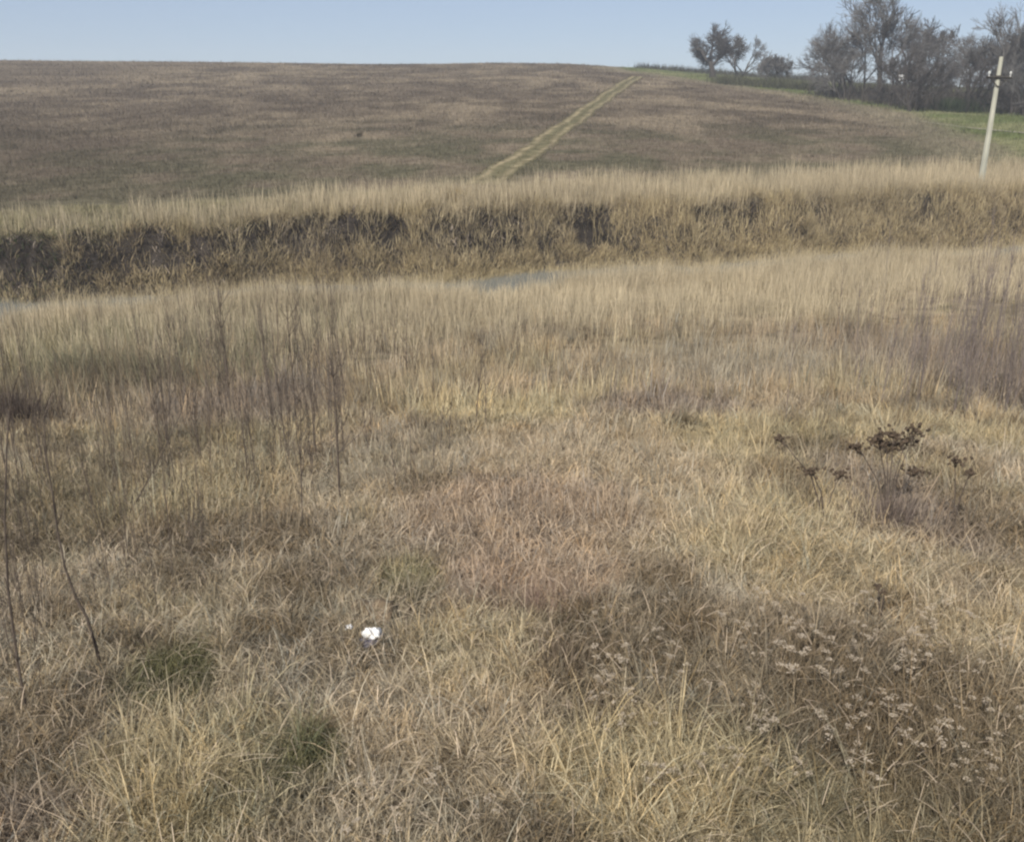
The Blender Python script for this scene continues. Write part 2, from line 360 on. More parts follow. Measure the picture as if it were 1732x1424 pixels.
def build_clumps(nc, per, y0, y1, rad, power, hgt, wid, seg=2, margin=1.6, curve=(.2, 1.4), upright=1.0, smax=-6.0, jit=.16):
    x, y, a, rr, ch, cc, cw, wind = clumped(nc, per, y0, y1, rad, power, margin)
    k = (y - bank(x)) < smax; x, y, a, rr, ch, cc, cw, wind = [q[k] for q in (x, y, a, rr, ch, cc, cw, wind)]
    n = len(x); col, hf = near_colour(x, y)
    col = col * np.clip(cc * rng.normal(1, jit, n), .35, 1.7)[:, None]
    col = col * (1 + np.array([.05, 0, -.07]) * cw[:, None])
    H = hgt * hf * ch * rng.uniform(.55, 1.25, n)
    z = height(x, y) - .02
    az = np.where(rng.random(n) < .5, a, wind) + rng.normal(0, .5, n)
    lean = np.abs(rng.normal(.1, .22, n) + .4 * rr * rng.random(n)) * upright
    return blades(np.stack([x, y, z], -1), H, wid * rng.uniform(.6, 1.5, n), az, lean, rng.uniform(*curve, n), col, seg, rng)
# near sward
P1 = [build_clumps(10500, 34, 2.3, 6.5, .07, 1.0, .135, .0042, 3, 1.2, (.3, 3.0), 1.25, jit=.34),
      build_clumps(11500, 24, 6.0, 12.5, .09, 1.0, .155, .0068, 3, 1.6, (.4, 3.0), 1.4, jit=.28),
      build_clumps(7600, 20, 12, 20.5, .18, 1.0, .22, .012, 2, 2.2, (.3, 2.2), 1.2, jit=.2)]
# trailing pale threads lying over the sward
x, y = frustum_pts(12000, 2.4, 11, 1.0, 1.0); col, hf = near_colour(x, y)
P1.append(blades(np.stack([x, y, height(x, y) + .04 + .12 * rng.random(len(x))], -1), rng.uniform(.06, .22, len(x)), .0046, rng.uniform(0, 6.28, len(x)),
                 rng.uniform(.5, 1.6, len(x)), rng.uniform(.2, 1.6, len(x)), (col * .5 + np.array(tanc) * .95) * rng.normal(1, .2, len(x))[:, None], 4, rng))
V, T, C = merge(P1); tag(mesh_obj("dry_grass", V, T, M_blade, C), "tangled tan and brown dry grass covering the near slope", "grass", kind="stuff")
# upright straw stalks among it
P2 = [build_clumps(2200, 9, 2.3, 8, .07, 1.0, .25, .0044, 3, 1.2, (.0, 1.6), .9, jit=.25), build_clumps(2000, 11, 7, 15, .14, 1.0, .30, .007, 3, 1.6, (0, .7), .6),
      build_clumps(3000, 14, 14, 27, .25, 1.0, .50, .012, 2, 2, (0, .5), .5)]
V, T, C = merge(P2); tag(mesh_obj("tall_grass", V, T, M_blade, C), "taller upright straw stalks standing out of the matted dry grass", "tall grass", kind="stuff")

# reeds of the near bank
def reeds(nc, per, s0, s1, xr, rad, H, W, cols, seg=2, lean=.1, curve=(.0, .35), dens=None, hfun=None):
    cx = rng.uniform(xr[0], xr[1], nc); s = rng.uniform(s0, s1, nc)
    if dens is not None:
        k = rng.random(nc) < dens(cx, s); cx, s = cx[k], s[k]
    nc = len(cx); cy = bank(cx) + s
    a = rng.uniform(0, 6.283, (nc, per)); r = rad * rng.random((nc, per)) ** .6
    x = (cx[:, None] + np.cos(a) * r); y = (cy[:, None] + np.sin(a) * r)
    tone = rng.normal(1, .15, (nc, 1)) + 0 * a; mixc = rng.random((nc, 1)) + 0 * a; hh = rng.uniform(.75, 1.2, (nc, 1)) + 0 * a
    x, y, a, tone, mixc, hh = [q.ravel() for q in (x, y, a, tone, mixc, hh)]
    n = len(x); big = fbm(x, y, 2.5, 91)
    m = np.clip(.5 * mixc + .9 * (big - .2), 0, 1)
    col = lerp(np.array(cols[0]), np.array(cols[1]), m[:, None]) * np.clip(tone * rng.normal(1, .14, n), .4, 1.6)[:, None]
    h = H * hh * rng.uniform(.6, 1.15, n) * (.75 + .5 * fbm(x, y, 1.8, 93)) * (hfun(x, y - bank(x)) if hfun else 1)
    return blades(np.stack([x, y, height(x, y) - .03], -1), h, W * rng.uniform(.6, 1.4, n), a, np.abs(rng.normal(0, lean, n)), rng.uniform(*curve, n), col, seg, rng)
c_reed = ((.68, .575, .39), (.50, .42, .29))
def low(x, s):      # shorter and broken where the water shows through, tall elsewhere
    gap = np.maximum(sstep(2.4, 1.0, np.abs(x - .3)), sstep(2.8, 1.6, np.abs(x + 17.2)))
    a = np.interp(s, [-17, -11, -8, -5], [1, .86, .68, .48]); b = np.interp(s, [-17, -8, -5], [1, .95, .9])
    return lerp(b, a, gap) * (.7 + .8 * vnoise(x, s, .8, 95))
XR = (-34, 40)
nearR = [reeds(4200, 12, -6.8, -4.6, XR, .3, 1.05, .014, c_reed, 2, .12, (0, .5), lambda x, s: 1 - .97 * np.maximum(sstep(2.2, .9, np.abs(x - .2)), sstep(2.6, 1.4, np.abs(x + 17.2)))),
         reeds(6500, 13, -17, -6.0, XR, .3, .80, .013, c_reed, 2, .12, (0, .4), lambda x, s: np.clip(.2 + (s + 17) / 6, 0, 1) * sstep(-22, -12, x + s * .4 + 3), low),
         reeds(2300, 12, -8.5, -5.0, XR, .25, .95, .013, c_reed, 2, .08, (0, .3), lambda x, s: (.5 + .5 * sstep(-19, -10, x)), low),
         reeds(1500, 14, -20, -7, (-34, -4), .3, .7, .013, ((.36, .33, .20), (.27, .25, .17)), 2, .2, (0, .8), None, low)]
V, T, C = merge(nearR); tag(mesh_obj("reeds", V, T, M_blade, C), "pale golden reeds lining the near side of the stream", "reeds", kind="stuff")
# reeds on top of the far bank, running down it in broken bands
def holes(x, s):    # bare, dark stretches of the bank face
    c = np.zeros_like(x)
    for hx, w_, lo, hi in ((-20.0, 5.0, -.4, 2.5), (-13.4, 1.0, .5, 2.3), (-11.0, 1.6, .9, 2.3), (-8.4, 1.2, 1.2, 2.2), (-6.3, 1.3, 1.1, 2.3), (-5.2, .8, .8, 2.4), (-2.3, 1.1, 1.2, 2.3), (-.6, 1.2, .9, 2.5), (1.5, .6, .4, 1.4), (2.7, .7, 1.3, 2.6), (3.6, .9, .9, 2.6), (8.8, 1.2, 1.5, 2.6), (10.8, .9, 1.3, 2.4), (14.2, 1.0, 1.3, 2.4), (19.5, 1.0, 1.0, 2.2)):
        c = np.maximum(c, sstep(1.15, .7, np.abs(x - hx) / w_ + 1.0 * (vnoise(x, s, .45, 66) - .5)) * (s > lo) * (s < hi))
    return c
farR = [reeds(2600, 11, .5, 2.9, (-11, 36), .3, .7, .021, ((.60, .50, .31), (.40, .33, .22)), 3, .25, (.1, 1.4), lambda x, s: (1 - .6 * holes(x, s)) * sstep(.42, .6, fbm(x, s * .3, 2.2, 123))),
        reeds(2600, 9, -1.3, -.3, XR, .15, .26, .02, ((.07, .06, .035), (.12, .095, .06)), 2, .3, (.1, 1.2)),  # dark blades added along the foot, painting the shadow at the water's edge
        reeds(2600, 10, 1.0, 2.6, XR, .25, .7, .02, ((.60, .49, .29), (.40, .33, .21)), 2, .12, (0, .5), lambda x, s: (1 - .9 * holes(x, s)) * (.15 + .85 * sstep(-16, -4, x))),
        reeds(6800, 13, 2.0, 9.5, XR, .35, 1.12, .018, ((.62, .52, .35), (.46, .385, .265)), 2, .12, (0, .3), lambda x, s: np.clip(1.15 - (s - 4.2 - 1.5 * sstep(-8, 10, x) - 3 * (fbm(x, s, 2.5, 97) - .5)) / 2.6, 0, 1) * (.16 + .84 * sstep(-16, -4, x))),
        reeds(6200, 12, .3, 2.6, XR, .2, .55, .019, ((.56, .45, .27), (.32, .25, .16)), 3, .45, (.3, 2.2), lambda x, s: (1 - .85 * holes(x, s)) * (.42 + .58 * sstep(-20, -10, x))),
        reeds(4600, 12, -1.2, .9, XR, .2, .6, .018, ((.60, .49, .29), (.42, .34, .20)), 3, .3, (.1, 1.6), lambda x, s: .25 + .75 * sstep(-18, -8, x)),
        reeds(3600, 14, 2.1, 8.5, (-34, -4), .3, .34, .022, ((.36, .33, .18), (.34, .29, .20)), 2, .2, (.1, .7))]
V, T, C = merge(farR); tag(mesh_obj("bank_reeds", V, T, M_blade, C), "golden reeds along the top and face of the far bank, dark shadow row at its foot", "reeds", kind="stuff")
# dark tangled brush hanging in the bare stretches of the bank
n = 26000; x = rng.uniform(-34, 30, n); s = rng.uniform(-.2, 2.6, n); k = rng.random(n) < (.16 + .3 * sstep(-8, -16, x) + .8 * holes(x, s)); x, s = x[k], s[k]; n = len(x); y = bank(x) + s
cl = vnoise(x, s, .35, 68); col = lerp(np.array([.035, .029, .026]), np.array([.42, .35, .29]), (sstep(.5, .9, cl) * (rng.random(n) < .6))[:, None]) * rng.lognormal(0, .4, n)[:, None]
col = lerp(col, np.array([.09, .11, .055]), ((rng.random(n) < .3) * sstep(-14, -17, x))[:, None])
V, T, C = blades(np.stack([x, y, height(x, y)], -1), rng.uniform(.15, .6, n), rng.uniform(.015, .05, n), rng.uniform(0, 6.28, n), rng.uniform(0, 1.2, n), rng.uniform(.3, 2.6, n), col, 3, rng)
tag(mesh_obj("bank_brush", V, T, M_blade, C), "dark tangled brush hanging on the bare face of the far bank", "brush", kind="stuff")

# hill cover
def hill_cover():
    out = []
    for n, y0, y1, H, W in ((90000, 46, 75, .26, .035), (80000, 75, 115, .30, .055), (70000, 115, 196, .32, .09)):
        y = rng.uniform(y0, y1, n); x = (rng.random(n) * 2 - 1) * (y * .56 + 6)
        k = ((y - bank(x)) > 5) & (np.abs(track_d(x, y)) > .85); x, y = x[k], y[k]; n_ = len(x)
        q = fbm(x, y, 1.5, 101); col = far_colour(x, y) * rng.lognormal(0, .22, n_)[:, None] * (.8 + .5 * q)[:, None] * 1.25
        out.append(blades(np.stack([x, y, height(x, y) - .02], -1), H * rng.uniform(.4, 1.3, n_) * (.5 + q), W * rng.uniform(.5, 1.5, n_), rng.uniform(0, 6.28, n_),
                          np.abs(rng.normal(.2, .3, n_)), rng.uniform(0, 1, n_), col, 1, rng, 1.1, .9))
    return merge(out)
V, T, C = hill_cover(); tag(mesh_obj("hill_grass", V, T, M_blade, C), "short brown and grey-green steppe growth over the rising hill field", "field growth", kind="stuff")
# tufts along the track
n = 3500; y = rng.uniform(TP[0, 1], TP[-1, 1], n); lane = rng.choice([-1.05, 0, 1.05], n) + rng.normal(0, .13, n); x = np.interp(y, TP[:, 1], TP[:, 0]) + lane
col = np.where((rng.random(n) < .5)[:, None], np.array([.21, .18, .11]), np.array([.14, .13, .085])) * rng.lognormal(0, .2, n)[:, None]
V, T, C = blades(np.stack([x, y, height(x, y)], -1), rng.uniform(.06, .2, n), .05, rng.uniform(0, 6.28, n), rng.uniform(0, .6, n), rng.uniform(0, .8, n), col, 1, rng)
tag(mesh_obj("track_grass", V, T, M_blade, C), "yellow-green grass growing along and between the track ruts", "verge grass", kind="stuff")

# ------------------------------------------------------------------ bare trees
def tree(seed, hgt, spread, trunk_r, levels=5, first=.28, stems=1, droop=0.0, fine=1.0, kids=(3, 4)):
    rnd = random.Random(seed); tr = Tubes(); cr_ = Tubes()
    def grow(p, d, L, r, lv):
        n = 4 if lv < 3 else 3; pts = [p]; rad = [r]; q = np.array(p, float); dd = np.array(d, float)
        for i in range(n):
            dd = dd + np.array([rnd.gauss(0, .13), rnd.gauss(0, .13), rnd.gauss(.03 - droop * lv * .05, .08)]); dd /= np.linalg.norm(dd)
            q = q + dd * L / n; pts.append(q.copy()); rad.append(max(r * (1 - .55 * (i + 1) / n), .012 * fine))
        (tr if lv < 1 else cr_).tube(pts, rad, 7 if lv == 0 else (5 if lv == 1 else 3))
        if lv >= levels: return
        k = rnd.randint(*kids) + (1 if lv >= 2 else 0)
        for i in range(k):
            f = rnd.uniform(.35 if lv else .5, 1.0) if i else 1.0
            j = f * n; a = min(int(j), n - 1); bp = lerp(pts[a], pts[a + 1], j - a)
            ang = rnd.uniform(0, 2 * math.pi); tilt = rnd.uniform(.35, .95) * spread if i else rnd.uniform(.1, .35)
            u_ = np.cross(dd, (0, 0, 1.0)) if abs(dd[2]) < .95 else np.array((1.0, 0, 0)); u_ /= np.linalg.norm(u_) + 1e-9; v_ = np.cross(dd, u_)
            nd = dd * math.cos(tilt) + (u_ * math.cos(ang) + v_ * math.sin(ang)) * math.sin(tilt)
            grow(bp, nd, L * rnd.uniform(.55, .82), max(r * rnd.uniform(.35, .6) * (1 if i else 1.2), .012 * fine), lv + 1)
    for s_ in range(stems):
        a = rnd.uniform(0, 6.28); o = .25 * (stems > 1)
        grow(np.array((math.cos(a) * o, math.sin(a) * o, -.3)), (math.cos(a) * .28 * (stems > 1) + rnd.gauss(0, .05), math.sin(a) * .28 * (stems > 1) + rnd.gauss(0, .05), 1), hgt * first, trunk_r / (stems ** .4), 0)
    zmax = max(v[2] for v in cr_.V); k = hgt / zmax
    for t_ in (tr, cr_): t_.V = [np.array(v) * k for v in t_.V]
    return tr, cr_
def make_tree(seed, label, cat="tree", mat=None, **kw):
    root = empty("bare_tree", (0, 0, 0)); tr, cr_ = tree(seed, **kw)
    tr.build("trunk", M_bark, root); cr_.build("crown", mat or M_twig, root)
    tag(root, label, cat); return root
def put(o, u, y, rz=0, sc_=1.0):
    x, yy, z = at_depth(u, y); o.location = (x, yy, z); o.rotation_euler = (0, 0, rz); o.scale = (sc_,) * 3; return o
def top_h(v, y, z): a, dy, dz = ray(866, v); return CAMZ + dz / dy * y - z
def gz(u, y): return at_depth(u, y)[2]
tA = make_tree(3, "dark crooked bare tree alone on the skyline, leftmost of all the trees", mat=M_twig2, hgt=8.8, spread=1.15, trunk_r=.55, levels=5, first=.30, kids=(4, 5), fine=1.7)
put(tA, 1207, 165, .4)
tB = make_tree(14, "small rounded bare tree just right of the crooked skyline tree", hgt=7.0, spread=1.0, trunk_r=.2, levels=5, first=.24, stems=2)
put(tB, 1250, 168)
tC = make_tree(25, "low bare thicket tree between the skyline trees and the grove", hgt=4.3, spread=.9, trunk_r=.09, levels=5, first=.22, stems=4)
put(tC, 1312, 160)
tD = make_tree(36, "slender tall bare tree at the left edge of the grove", hgt=10.0, spread=.75, trunk_r=.22, levels=5, kids=(3, 3), first=.42, fine=1.1)
put(tD, 1388, 135)
tE = make_tree(47, "tallest bare tree, wide airy crown in the middle of the grove", hgt=14.2, spread=.9, trunk_r=.34, levels=5, first=.28, kids=(4, 4), fine=1.4)
put(tE, 1492, 120)
tF = make_tree(58, "bushy red-brown bare tree standing forward beside the small white panel", mat=M_twig2, hgt=5.6, spread=.9, trunk_r=.13, levels=4, first=.22, stems=4)
put(tF, 1548, 103)
tG = make_tree(69, "tall narrow bare tree right behind the concrete utility pole", hgt=11.0, spread=.7, trunk_r=.24, levels=5, first=.34, fine=1.2)
put(tG, 1692, 108)
tH = make_tree(80, "dense bare tree with pale trunk between the tallest tree and the pole", hgt=8.2, spread=.9, trunk_r=.18, levels=5, first=.3, stems=2)
put(tH, 1620, 112)
rnd = random.Random(5)
fill = [(1440, 138, 9.6), (1602, 126, 8.2), (1642, 122, 8.6), (1702, 118, 9.4), (1418, 128, 8.5), (1462, 126, 9), (1520, 130, 10.5), (1580, 124, 7.2), (1668, 128, 8.5), (1722, 116, 8.8), (1745, 108, 8.5),
        (1712, 104, 6.5), (1432, 120, 6.0), (1505, 112, 6.6), (1530, 114, 6), (1560, 130, 8), (1402, 126, 5.8), (1635, 106, 5.6), (1780, 112, 9), (1820, 118, 9), (1735, 100, 6.0), (1590, 112, 5.0), (1655, 104, 5)]
protos = [make_tree(101, None, hgt=8, spread=.95, trunk_r=.16, levels=5, kids=(3, 3), first=.26, stems=3, mat=M_twig), make_tree(202, None, hgt=8, spread=.85, trunk_r=.18, levels=5, kids=(3, 3), fine=.9, first=.3, stems=2, mat=M_twig2),
          make_tree(303, None, hgt=8, spread=1.0, trunk_r=.15, levels=5, kids=(3, 3), first=.2, stems=3, mat=M_twig2), make_tree(404, None, hgt=8, spread=.8, trunk_r=.2, levels=5, kids=(3, 3), fine=.9, first=.36, mat=M_twig)]
for i, (u, y, h) in enumerate(fill):
    p = protos[i % 4]; o = p if i < 4 else copy_tree(p)
    put(o, u, y, rnd.uniform(0, 6.28), h / 8.0)
    tag(o, "bare grey-brown tree crowded among its like in the grove at the right", "tree", "crowded bare trees of the grove")
# scrub under the grove and along the skyline: dense fine twigs nobody could count
def scrub(pts, n, H, W, cols, seed=1, name="scrub", lab="", spreadx=2.2, spready=2.0):
    r2 = np.random.default_rng(seed); P = []; 
    k = r2.integers(0, len(pts), n); base = np.array(pts)
    x = base[k, 0] + r2.normal(0, spreadx, n); y = base[k, 1] + r2.normal(0, spready, n); hh = base[k, 2]
    col = lerp(np.array(cols[0]), np.array(cols[1]), r2.random(n)[:, None]) * r2.lognormal(0, .25, n)[:, None]
    V, T, C = blades(np.stack([x, y, height(x, y) - .05], -1), H * hh * r2.uniform(.3, 1.2, n), W, r2.uniform(0, 6.28, n), np.abs(r2.normal(0, .35, n)), r2.uniform(0, .8, n), col, 2, r2)
    return tag(mesh_obj(name, V, T, M_blade, C), lab, "undergrowth", kind="stuff")
up = []
for u in range(1385, 1900, 7):
    for y in (108, 118, 128):
        x, yy, z = at_depth(u + rnd.uniform(-4, 4), y + rnd.uniform(-4, 4)); 
        if meadow(np.array(x), np.array(yy)) > 3: up.append((x, yy, rnd.uniform(.4, 1.3)))
scrub(up, 19000, 2.3, .05, ((.075, .065, .055), (.14, .12, .10)), 3, "undergrowth", "dark bare undergrowth filling the foot of the grove", 1.4, 2.0)
gp_ = [(*at_depth(u, 104 + (u % 5))[:2], .9) for u in range(1602, 1672, 4)]
scrub(gp_, 5000, 1.5, .07, ((.035, .05, .025), (.065, .085, .045)), 4, "evergreen_scrub", "low dark green scrub at the foot of the grove left of the pole", .6, .8)
gp2 = [(*at_depth(u, 150 - (u - 1100) * .03)[:2], rnd.uniform(.5, 1)) for u in range(1225, 1390, 4)]
scrub(gp2, 9000, 1.7, .07, ((.075, .078, .045), (.14, .135, .085)), 5, "skyline_scrub", "dull green scrub below the skyline trees", .9, 1.5)
gp3 = [(at_depth(u, 205)[0], 203 + rnd.uniform(-3, 3), rnd.uniform(.5, 1)) for u in range(1085, 1420, 3)]
scrub(gp3, 9000, 2.0, .12, ((.06, .06, .04), (.10, .095, .07)), 6, "far_hedge", "dark low hedge line along the skyline behind the lone tree", 1.0, 1.5)

# ------------------------------------------------------------------ utility pole
def bx(c, h, bev=.0):
    x, y, z = c; a, b, d = h; V = [(x + i * a, y + j * b, z + k * d) for i in (-1, 1) for j in (-1, 1) for k in (-1, 1)]
    return V, [(0, 1, 3, 2), (4, 6, 7, 5), (0, 4, 5, 1), (2, 3, 7, 6), (0, 2, 6, 4), (1, 5, 7, 3)]
pb = at_depth(1659, 51.0); ph = 6.45
pole = empty("utility_pole", pb); tag(pole, "pale tapered concrete utility pole with a short dark crossarm rising from the reeds", "utility pole"); pole.rotation_euler = (0, R(1.0), 0)
t_ = Tubes(); t_.tube([(0, 0, -.5), (0, 0, ph * .5), (0, 0, ph)], [.17, .135, .095], 8); t_.build("shaft", M_conc, pole)
t_ = Tubes(); t_.tube([(-.62, -.14, ph - .95), (.62, -.14, ph - .95)], [.055, .055], 4); t_.tube([(-.45, -.14, ph - .95), (0, -.14, ph - 1.4)], [.025, .025], 4); t_.tube([(.45, -.14, ph - .95), (0, -.14, ph - 1.4)], [.025, .025], 4)
ca_ = t_.build("crossarm", M_iron, pole)
for q in (-.52, .52):
    t_ = Tubes(); t_.tube([(q, -.14, ph - .93), (q, -.14, ph - .80), (q, -.14, ph - .76), (q, -.14, ph - .66)], [.02, .03, .06, .035], 6); t_.build("insulator", M_glass, pole)
t_ = Tubes(); t_.tube([(0, 0, ph - 1.02), (0, 0, ph - .86)], [.16, .155], 8); t_.build("clamp_band", M_iron, pole)
# smaller far post right of it and small white panel
pq = at_depth(1521, 108); zc = CAMZ + ray(1521, 132)[2] / ray(1521, 132)[1] * 108 - pq[2]
o = empty("sign_panel", pq); tag(o, "small white panel on a thin post among the dark grove trees", "sign panel")
V, Fq = bx((0, 0, zc), (.28, .03, .28)); mesh_obj("panel", V, Fq, M_white, parent=o)
t_ = Tubes(); t_.tube([(0, .06, -.2), (0, .06, zc + .2)], [.04, .04], 5); t_.build("post", M_iron, o)

# ------------------------------------------------------------------ bare saplings and stems
def stem_mesh(rnd, H, r0, twigs=5, bend=.05, lean=(0, 0), sides=4):
    t_ = Tubes(); pts = [np.array((0, 0, -.05))]; d = np.array((lean[0], lean[1], 1.0)); n = 8
    for i in range(n):
        d = d + np.array((rnd.gauss(0, bend * .35), rnd.gauss(0, bend * .35), 0)); dd = d / np.linalg.norm(d); pts.append(pts[-1] + dd * H / n)
    t_.tube(pts, [r0 * (1 - .7 * i / n) for i in range(n + 1)], sides)
    for k in range(twigs):
        j = rnd.randint(2, n - 1); p = pts[j]; a = rnd.uniform(0, 6.28); L = H * rnd.uniform(.12, .38) * (1 - .4 * j / n); w_ = rnd.uniform(.2, .8)
        e1 = p + np.array((math.cos(a) * w_, math.sin(a) * w_, .98)) * L * .5; e2 = e1 + np.array((math.cos(a) * .4 * w_, math.sin(a) * .4 * w_, 1)) * L * .5
        t_.tube([p, e1, e2], [r0 * .4, r0 * .3, r0 * .2], 3)
    return t_
def make_sapling(seed, H, r0, twigs, mat, name="bare_sapling", **kw):
    rnd_ = random.Random(seed); root = empty(name, (0, 0, 0)); a = stem_mesh(rnd_, H, r0, twigs, **kw)
    a.build("branches", mat, root); return root
sap = [make_sapling(500 + i, 1.0, .0055, 14, M_stem) for i in range(10)]
sapp = [make_sapling(600 + i, 1.0, .005, 16, M_purple) for i in range(10)]
used = set()
def place_stem(u, vb, vt, protos_, label, group=None, cat="sapling", rz=None, thick=1.0, lean=None):
    x, y, z = ground_at(u, vb); a, dy, dz = ray(u, vt); H = max(.25, CAMZ + dz / dy * y - z)
    p = rnd.choice(protos_)
    o = p if p.name not in used else copy_tree(p); used.add(p.name)
    o.location = (x, y, z); o.rotation_euler = (rnd.gauss(0, .05), rnd.gauss(0, .05), rnd.uniform(0, 6.28))
    th_ = thick * 1.6 * min(1.0, (y / 11.0)) ; o.scale = (th_, th_, H); tag(o, label, cat, group); return o
uniq = [(502, 720, 500, "dark upright bare sapling in front of the reeds, left of the forked pair", 1.6), (575, 850, 590, "long dark bare sapling rising beside the pinkish grass patch", 1.7), (512, 890, 640, "thin grey bare sapling rooted lowest of the middle cluster", 1.2),
        (805, 720, 560, "short bare sapling alone right of the main cluster", 1.2), (688, 640, 510, "small bare sapling with raised fork against the pale reeds", 1.3), (822, 725, 590, "thin sapling leaning beside the short lone sapling", 1.2),
        (395, 740, 470, "tall bare sapling at the left of the middle cluster", 1.4), (1410, 600, 430, "thin bare sapling before the reeds right of centre", 1.2)]
for u, vb, vt, lab, th in uniq: place_stem(u, vb, vt, sap, lab, None, thick=th)
for i in range(160):
    u = rnd.gauss(470, 135); vb = rnd.uniform(590, 850); place_stem(u, vb, vb - rnd.uniform(90, 250), sap, "slim bare brown sapling in the crowded thicket left of centre", "bare saplings of the thicket left of centre", thick=rnd.uniform(.4, .8))
for i in range(95):
    u = 1760 - abs(rnd.gauss(0, 140)); vb = rnd.uniform(600, 720); place_stem(u, vb, vb - rnd.uniform(130, 290), sapp, "slim purplish bare sapling in the thicket at the right edge", "purplish saplings at the right edge", thick=rnd.uniform(.5, .9))
for i in range(90):
    u = rnd.uniform(-20, 90) if i % 2 else rnd.gauss(230, 60); vb = rnd.uniform(760, 1200) if i % 2 else rnd.uniform(800, 1060)
    place_stem(u, vb, vb - rnd.uniform(150, 330), sap, "thin dark bare stem among the weeds at the left edge", "thin dark stems at the left edge", thick=rnd.uniform(.35, .65))
# the long curved dark stem at the left and its crossing neighbour
def curve_stem(px, y0, label, r0=.008, dy=-.1):
    pts = []; x0, yb, zb = ground_at(*px[0])
    for i, (u, v) in enumerate(px):
        a, dy_, dz = ray(u, v); yy = yb + dy * i; pts.append(np.array((a / dy_ * yy, yy, CAMZ + dz / dy_ * yy)))
    pts[0][2] -= .05; o_ = pts[0].copy(); t_ = Tubes(); t_.tube([p - o_ for p in pts], [r0 * (1 - .7 * i / (len(pts) - 1)) for i in range(len(pts))], 6)
    root = empty("bent_stem", tuple(o_)); tw_ = t_; rr_ = random.Random(len(px))
    for k in range(1, len(pts)):
        p = pts[k] - o_; a = rr_.uniform(0, 6.28); tw_.tube([p, p + np.array((math.cos(a) * .06, math.sin(a) * .06, .12))], [r0 * .35, r0 * .15], 3)
    t_.build("stem", M_stem, root); tag(root, label, "plant stem"); return root
curve_stem([(172, 1130), (160, 1085), (147, 1045), (128, 1010), (110, 960), (96, 890), (88, 830), (78, 770), (74, 705)], 0, "long dark bent stem curving up through the weeds at the left", .009, -.02)
curve_stem([(205, 880), (235, 840), (262, 790), (285, 745), (305, 700)], 0, "slanting dark stem leaning right above the weeds at the left", .007, -.02)
curve_stem([(45, 1200), (30, 1120), (14, 1000), (8, 880), (12, 740), (22, 660)], 0, "near-vertical dark stem at the very left edge", .008, -.02)

# ------------------------------------------------------------------ dark seed-headed weeds
def seed_weed(root_px, heads, label, sizes):
    x0, y0, z0 = ground_at(*root_px); rr_ = random.Random(int(root_px[0])); root = empty("seed_weed", (x0, y0, z0)); st = Tubes()
    for (u, v), sz in zip(heads, sizes):
        yy = y0 + rr_.uniform(-.12, .12); a, dy, dz = ray(u, v); e = np.array((a / dy * yy - x0, yy - y0, CAMZ + dz / dy * yy - z0))
        m = np.array((e[0] * .35, e[1] * .35, e[2] * .55)); st.tube([(0, 0, -.03), m * .6, m, e], [.007, .006, .005, .003], 4); hd = Tubes(); hd.blob(e, .03 * sz, rr_, .5, .4, 7, 4)
        for k in range(int(32 * sz)):
            c = e + np.array((rr_.gauss(0, .045 * sz), rr_.gauss(0, .04 * sz), rr_.gauss(0, .022 * sz))); hd.blob(c, rr_.uniform(.008, .017), rr_, .9, .35, 5, 3)
            if k % 2: st.tube([m + (e - m) * .75, c], [.003, .0015], 3)
        hd.build("seed_head", M_seed, root)
    st.build("stalk", M_stem, root); tag(root, label, "weed"); return root
seed_weed((1497, 885), [(1485, 742), (1512, 736), (1531, 746), (1550, 728), (1452, 756), (1548, 796), (1500, 752)], "tallest dark weed with a broad cluster of brown seed heads at right", [1.3, 1.3, 1.2, .9, .9, 1.0, 1.0])
seed_weed((1395, 880), [(1320, 742), (1372, 795), (1422, 802)], "spreading dark weed with three seed heads left of the tallest weed", [.6, .9, .8])
seed_weed((1610, 900), [(1615, 777), (1640, 800)], "small dark weed with two seed heads right of the tallest weed", [.8, .5])
seed_weed((1487, 1060), [(1485, 992), (1496, 1000)], "little near-black seed head among the pale umbels at right", [.3, .22])
# ------------------------------------------------------------------ dried umbel plants
def umbel_plant(seed):
    rr_ = random.Random(seed); root = empty("umbel_plant", (0, 0, 0)); st = Tubes(); H = 1.0; k = rr_.randint(2, 4)
    for i in range(k):
        a = rr_.uniform(0, 6.28); sp = rr_.uniform(.03, .14) * (i > 0); h = .48 * (1 if i == 0 else rr_.uniform(.7, 1.0)); m = np.array((0, 0, h * rr_.uniform(.35, .6))); e = np.array((math.cos(a) * sp, math.sin(a) * sp, h))
        st.tube([(0, 0, -.03), m, lerp(m, e, .6) + np.array((0, 0, -.01)), e], [.0035, .003, .0025, .002], 3); hd = Tubes(); R0 = rr_.uniform(.022, .042)
        for q in range(20):
            b = rr_.uniform(0, 6.28); r = R0 * math.sqrt(rr_.random()); c = e + np.array((math.cos(b) * r, math.sin(b) * r, .02 + rr_.gauss(0, .003) - r * .25)); hd.blob(c, rr_.uniform(.004, .008), rr_, .6, .3, 5, 2)
            if q % 3 == 0: st.tube([e, c], [.0012, .001], 3)
        hd.build("flower_head", M_umbel, root)
    st.build("stem", M_umbstem, root); return root
ump = [umbel_plant(900 + i) for i in range(7)]
